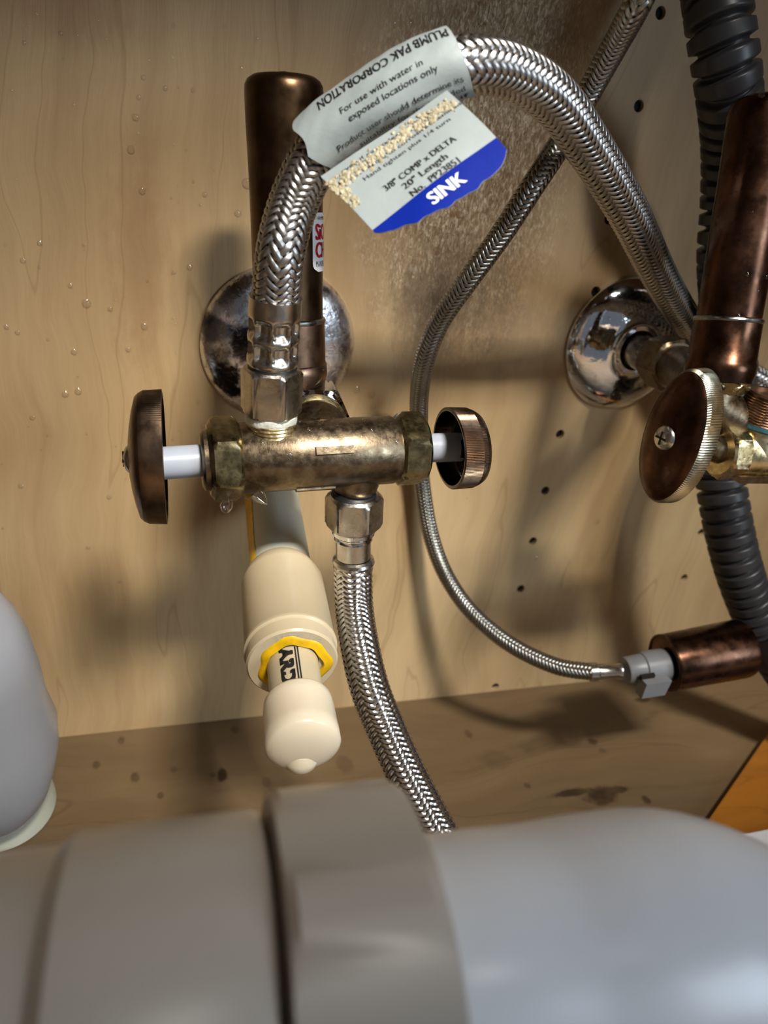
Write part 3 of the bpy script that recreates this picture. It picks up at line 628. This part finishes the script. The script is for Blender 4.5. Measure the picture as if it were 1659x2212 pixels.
def sheet(S, u0_, u1_, v0_, v1_, nu, nv, edge=None, th=.18):
    V = []; Fc = []
    for side_ in (0, -th):
        for j in range(nv+1):
            for i in range(nu+1):
                vv = v0_+(v1_-v0_)*j/nv; a, b2 = (u0_, u1_) if edge is None else edge(vv)
                V.append(S(a+(b2-a)*i/nu, vv, side_))
    n = (nu+1)*(nv+1)
    for j in range(nv):
        for i in range(nu):
            k = j*(nu+1)+i; Fc.append((k, k+1, k+nu+2, k+nu+1)); Fc.append((n+k, n+k+nu+1, n+k+nu+2, n+k+1))
    per = [i for i in range(nu+1)]+[j*(nu+1)+nu for j in range(1, nv+1)]+[nv*(nu+1)+i for i in range(nu-1, -1, -1)]+[j*(nu+1) for j in range(nv-1, 0, -1)]
    for a, b2 in zip(per, per[1:]+per[:1]): Fc.append((a, n+a, n+b2, b2))
    return np.array(V), Fc
VB = -9.8                                     # lower edge of the wrapped part
def crumple(S):
    def f(u, vv, off=0.): return S(u, vv, off+.22*math.sin(u*.23+vv*.4)*math.sin(vv*.33+1)+.05*math.sin(u*.9-vv*1.1))
    return f
wr = crumple(wrap)
wp = obj('wrapped_sheet', sheet(wr, -3, LL+1.2, VB, Rw*3.4, 60, 40, lambda vv: (-4.6+max(0, -vv)*.62+(.9*math.sin(vv*.5) if vv > 0 else 0), LL+1.0-.25*abs(vv-2)*.3)), M['paper'], tg, 60)
wt = lambda u, vv: wr(u, vv, .14)
lines = []
lines.append(fit_text('PLUMB PAK CORPORATION', LL-.5, 9.6, LL-3.5, 3.0, wt, flip=True))
lines.append(fit_text('PLUMB PAK CORPORATION', LL-.35, 9.55, LL-3.5, 3.0, wt, flip=True))
def small(s, a, b2, vv, h): lines.append(fit_text(s, a*LL, vv, (b2-a)*LL, h, wt))
small('For use with water in', .20, .78, 2.5, 1.5); small('exposed locations only', .23, .85, .0, 1.5)
small('Product user should determine its', .08, .97, -4.2, 1.5); small('suitability for the intended', .22, .96, -6.6, 1.4); small('use. Replace if', .3, .97, -8.8, 1.3)
obj('printed_text', join(*lines), M['ink'], wp, 0)
# hanging flap: four surveyed corners, slightly bowed
f00 = PD(716, 402, 177); f10 = PD(990, 212, 173); f01 = PD(827, 521, 172); f11 = PD(1096, 325, 170)
f10b = PD(985, 200, 172)
def flap(u, vv, off=0.):                      # u 0..1 along the band, vv 0 top .. 1 bottom
    p = (f00*(1-u)+f10*u)*(1-vv)+(f01*(1-u)+f11*u)*vv
    n = np.cross(f10-f00, f01-f00); n /= np.linalg.norm(n)
    if n@(CAM-p) < 0: n = -n
    return p+n*(off+1.6*math.sin(math.pi*min(1.2,vv)*.8)*(.6+.4*u)+.9*math.sin(math.pi*u)*vv+.15*math.sin(9*u+4*vv)-1.0)
def fl_edge(k0, k1):
    def e(vv): return (-.02+.05*math.sin(math.pi*vv)*-1+(.16*max(0, vv-.62)), 1.0)
    return e
def bot(u):                                   # ragged lower edge
    return float(np.interp(u, [0, .1, .25, .5, .7, .85, .96, 1], [.84, .96, 1.06, 1.16, 1.17, 1.14, 1.08, .99]))+.010*math.sin(31*u)+.007*math.sin(57*u)
def fsheet(va, vb_, off, nu=60, nv=24, th=.2):
    def S(u, w, o): t = va(u)+(vb_(u)-va(u))*w; return flap(u, t, off+o)
    return sheet(S, 0, 1, 0, 1, nu, nv, None, th)
band = lambda u: .80-.02*u
fp = obj('hanging_flap', fsheet(lambda u: -.26, lambda u: bot(u), 0), M['paper'], tg, 60)
bb = obj('blue_band', fsheet(band, lambda u: bot(u)-.002, .06, th=.04), M['blue'], fp, 60); tag(bb, 'blue printed band with white lettering')
def FT(u, vv): return flap(u, 1-vv, .10)
def ftext(s, a, b2, vb0, h, o=.10, mat='ink'): return fit_text(s, a, 1-vb0, b2-a, h, lambda u, vv: flap(u, 1-vv, o))
obj('printed_text', join(ftext('even if corroded or in use', .12, .84, -.10, .06), ftext('Do not expose to corrosive chemicals', .03, 1.0, .075, .06), ftext('Hand tighten plus 1/4 turn', .19, .87, .195, .062),
    *[ftext(t_, a_+k, b2_+k, v_, .092) for k in (0, .004) for t_, a_, b2_, v_ in (('3/8" COMP x DELTA', .24, .80, .50), ('20" Length', .335, .68, .64), ('No.  PP23851', .34, .72, .782))]), M['ink'], fp, 0)
obj('band_lettering', join(*[ftext('SINK', .40+k, .665+k, 1.035, .17, .22) for k in (0, .003, .006, .009)]), M['white_ink'], bb, 0)
gp = []
for _ in range(420):
    u = random.uniform(-.01, .97); vv = random.gauss(-.04+.03*math.sin(7*u), .055) if _ < 350 else random.uniform(.0, .42); u = u if _ < 350 else random.uniform(.0, .07); c = flap(u, vv, .05); n_ = flap(u, vv, 1)-flap(u, vv, 0); gp.append((c, n_+rng.normal(0, .3, 3), random.uniform(.2, .75), random.uniform(.1, .4)))
gl = obj('adhesive_residue', droplets(gp), M['glue'], fp, 20, kind='stuff')

# ---------------------------------------------------------------- cream plastic stub-out
p0 = np.array([56., 2, 141]); pA = PD(590, 1095, 303); pB = PD(615, 1215, 262); pC = PD(626, 1425, 229); pE = PD(645, 1510, 217); pF = PD(655, 1610, 205)
cp = empty('capped_pipe_stub', p0, 'cream plastic pipe stub with stepped coupling, yellow cement ring and rounded cap', 'pipe')
ax = pF-p0; ax /= np.linalg.norm(ax)
pts_ = [p0+ax*(np.dot(x-p0, ax)) for x in (pA, pB, pC, pE, pF)]
kB, kC, kE, kF = [np.dot(x-p0, ax) for x in (pB, pC, pE, pF)]
cap_r = 10.3
big = obj('wide_pipe', lathe(p0, p0+ax*(kB+4), [(0, 11.1), (kB+4, 11.1)], 56, lambda th, t, r: r+.25*math.sin(3*th+t*.3)), M['sleeve'], cp)
nv_ = -RT*.55-fw*.8; nv_ -= ax*(nv_@ax); nv_ /= np.linalg.norm(nv_); nw_ = np.cross(ax, nv_)
obj('yellow_stripe', ([p0+ax*t+(nv_*math.cos(a)+nw_*math.sin(a))*11.45 for t in np.linspace(2, kB-2, 14) for a in np.linspace(-.20+.03*math.sin(t), .20, 6)], [(i*6+k, i*6+k+1, i*6+k+7, i*6+k+6) for i in range(13) for k in range(5)]), M['primer'], big)
cl = obj('reducing_coupling', lathe(p0, p0+ax, [(kB-3, 11.2), (kB-2, 12.0), (kB+2, 13.6), (kB+5, 14.4), (kC-8, 14.5), (kC-7.4, 14.9), (kC-6.2, 14.9), (kC-5.6, 14.2), (kC-4.5, 14.2), (kC-.7, 14.3), (kC, 13.7), (kC, 8.2), (kC-3, 8.1)], 84, caps=False), M['pvc'], cp, 40)
rt = lambda u, vv: p0+ax*(kC+.08)+np.cross(ax, (1, 0, 0))*0+(lambda a, r: EA*r*math.cos(a)+EB*r*math.sin(a))(u, vv)
EA, EB, _ = basis(ax, (0, 0, 1))
def arc_text(s, a0, a1, r_, h):
    V, Fc = text2d(s, 10); x0, x1 = V[:, 0].min(), V[:, 0].max()
    return np.array([rt(a0+(x-x0)/(x1-x0)*(a1-a0), r_+y/7.2*h) for x, y, _ in V]), Fc
sg_ = 1 if (EB@RT) > 0 else -1
obj('moulded_size', arc_text('3/4 x 1/2', -.55*sg_, .75*sg_, 11.4, 1.7), M['sleeve'], cl, 0)
obj('small_pipe', lathe(p0, p0+ax, [(kC-3, 8.0), (kF-6, 8.0)], 56), M['pvc'], cp)
def drip(th, t, r): return r*(1+.06*math.sin(3*th+.5)+.04*math.sin(7*th)+(.10*max(0, math.cos(th-5.1))))
obj('cement_ring', lathe(p0, p0+ax, [(kC-.4, 11.0), (kC+.15, 10.8), (kC+.5, 9.8), (kC+.9, 8.3), (kC+.4, 8.0)], 64, drip, caps=False), M['primer'], cp, 60)
Lc = kF-kE
cpm = obj('end_cap', lathe(p0, p0+ax, [(kE-1, 8.1), (kE-.8, 9.2), (kE+.4, 10.0), (kE+3, cap_r), (kE+Lc*.72, cap_r+.2), (kE+Lc*.74, cap_r+.3), (kE+Lc, cap_r+.3), (kE+Lc+.7, 9.9), (kE+Lc+1.6, 8.2), (kE+Lc+2.3, 5.5), (kE+Lc+2.6, 2.), (kE+Lc+2.65, .05)], 72, caps=False), M['cap'], cp, 50)
dp = p0+ax*(kF-1.6)+np.array([0, 0, -4.6]); obj('hanging_drop', lathe(dp+np.array([0, 1.2, 2]), dp+np.array([0, .2, -3]), [(0, 3), (1.5, 5.0), (4, 5.4), (6.4, 4.4), (8, 2.7), (8.8, .1)], 28, caps=False), M['cap'], cp)
# printed letters run along the small pipe
e1_ = np.array([0, 0, 1.]); e1_ = e1_-ax*(e1_@ax); e1_ /= np.linalg.norm(e1_); e2_ = np.cross(ax, e1_)
if e2_@RT < 0: e2_ = -e2_
def onp(u, vv): a = (vv-5.6)/8.05; return p0+ax*(kC+.6+u)+(e1_*math.cos(a)+e2_*math.sin(a))*8.1
txt = [fit_text('ARD', -.4+dx, .3+dy, kE-kC-1.4, 4.1, onp) for dx in (-.2, 0, .25, .5, .7) for dy in (0, .25, .5)]
for k in (-1.1, -.3): txt.append(([onp(u, vv) for u in np.linspace(0, kE-kC-1.6, 8) for vv in (6.3+k, 6.75+k)], [(2*i, 2*i+1, 2*i+3, 2*i+2) for i in range(7)]))
txt = [(np.asarray(a), b2) for a, b2 in txt]
obj('printed_text', join(*txt), M['ink'], cp, 0)

# ---------------------------------------------------------------- white bottle at the left edge
bt0 = PZ(-40, 1900, 0); bt0 = np.array([-54.5, -52, 0.]); 
bt = empty('plastic_bottle', bt0, 'milky white plastic bottle standing at the left edge of the cabinet floor', 'bottle')
bu = np.array([-.10, .0, 1.]); bu /= np.linalg.norm(bu)
obj('bottle_body', lathe(bt0+bu*14, bt0+bu*20, [(-8, 3), (-7.6, 8), (-3, 15), (6, 21.5), (16, 26), (28, 28.5), (38, 28.5), (50, 27), (66, 27), (78, 27), (88, 24.5), (98, 19), (104, 12), (108, 8), (118, 7.5)], 72, lambda th, t, r: r*(1+.03*math.sin(2*th+t*.09)+.012*math.sin(5*th-t*.2)), caps=True), M['bottle'], bt, 60)
obj('bottle_base', lathe(bt0+np.array([-4, 12, 0]), bt0+np.array([-4, 12, 20]), [(0, 23), (.8, 24), (10, 22.5), (22, 20.6), (34, 19.5)], 64, lambda th, t, r: r*(1+.02*math.sin(3*th))), M['sleeve'], bt, 50)

# ---------------------------------------------------------------- drain trap close to the camera
tr_ = empty('drain_trap', PD(760, 2400, 92), 'large white plastic drain trap with slip nut crossing the bottom foreground', 'pipe')
td = np.array([.99687, -.07622, .02076]); TP = np.array([16.8, -241.3, 166.1]); T0 = TP-td*90; k1, k2 = 89.3, 109.2
obj('left_hub', lathe(T0, TP, [(0, 22.5), (k1-27, 24), (k1-25, 25.6), (k1-2.4, 26.2), (k1-1.2, 25.6), (k1-.6, 23.8)], 96, hexr(26.0, 8, .5)), M['trap_nut'], tr_, 30)
obj('slip_nut', lathe(T0, TP, [(k1, 24.5), (k1+.4, 27.6), (k1+1.6, 28.6), (k2-2.4, 28.6), (k2-.8, 27.8), (k2, 25.6)], 96, hexr(27.4, 8, .62)), M['trap_nut'], tr_, 25)
el = [TP+td*17, TP+td*27, TP+td*39+np.array([0, 0, -1.]), TP+td*50+np.array([0, 0, -1.])]+[TP+td*50+np.array([0, 0, -2.])+np.array(v) for v in ((11, -1, 0), (22, -5, -4), (31, -9, -12), (38, -13, -24), (41, -16, -40), (42, -17, -58))]
obj('trap_elbow', sweep(el, lambda s: 19.8-.8*math.exp(-s/3.)+min(s, 40)*.045, 72, .8), M['trap'], tr_, 40)

# ---------------------------------------------------------------- wood offcut and white strip at the right edge
wA = PZ(1522, 1790); wB = PZ(1690, 1545); wC = PZ(1600, 1840); ed = wB-wA; ed[2] = 0; ed /= np.linalg.norm(ed); pd = np.array([ed[1], -ed[0], 0])
hz = 5.
V = [wA+ed*a+pd*b2+np.array([0, 0, c]) for a in (-25, 120) for b2 in (0, 46) for c in (0.1, hz)]
wf = [(0, 1, 3, 2), (4, 6, 7, 5), (0, 4, 5, 1), (2, 3, 7, 6), (0, 2, 6, 4), (1, 5, 7, 3)]
wo = obj('wood_offcut', fixn((V, wf)), M['wood'], org=wA); tag(wo, 'orange varnished wood offcut lying in the right corner of the cabinet floor', 'wood')
V = [PZ(1560, 1838)+np.array([a*1.0, b2, c]) for a in (0, 60) for b2 in (-8, 0) for c in (.1, 9)]
ws = obj('plastic_strip', fixn((V, wf)), M['trap'], org=PZ(1620, 1825)); tag(ws, 'small white plastic strip in front of the orange wood', 'strip')

# ---------------------------------------------------------------- water on the wall
d = []
spots = [(57, 55, 4), (131, 72, 5), (52, 92, 5), (375, 55, 5), (485, 57, 5), (556, 83, 4), (310, 167, 6), (357, 190, 6), (300, 210, 6), (293, 253, 8), (283, 323, 9), (307, 412, 8), (417, 195, 5), (442, 420, 6), (514, 460, 8), (410, 577, 7), (376, 588, 5), (187, 655, 10), (152, 617, 6), (238, 667, 6), (312, 705, 8), (277, 755, 6), (160, 760, 7), (141, 851, 8), (169, 845, 8), (70, 902, 6), (38, 718, 6), (14, 706, 6), (50, 562, 7), (86, 525, 6), (45, 1050, 6), (236, 1073, 6), (428, 868, 5), (438, 918, 7), (770, 842, 8), (803, 852, 8), (806, 878, 7), (190, 1182, 5), (258, 1256, 5), (884, 50, 10), (1290, 1127, 6), (1158, 1205, 5), (534, 395, 12), (1150, 1060, 3)]
for x, y, r in spots:
    c = PY(x, y, 0); s = F/((c-CAM)@fw); d.append((c, (0, -1, 0), r/s*.95, r/s*.62))
for _ in range(95):
    x = random.uniform(0, 560) if random.random() < .6 else random.uniform(720, 1180); y = random.uniform(0, 1150); c = PY(x, y, 0); d.append((c, (0, -1, 0), random.uniform(.3, .75), random.uniform(.15, .3)))
dw = obj('water_droplets', droplets(d), M['water'], org=(0, 0, 200), kind='stuff'); tag(dw, 'clear water droplets beaded on the plywood back wall', 'water')
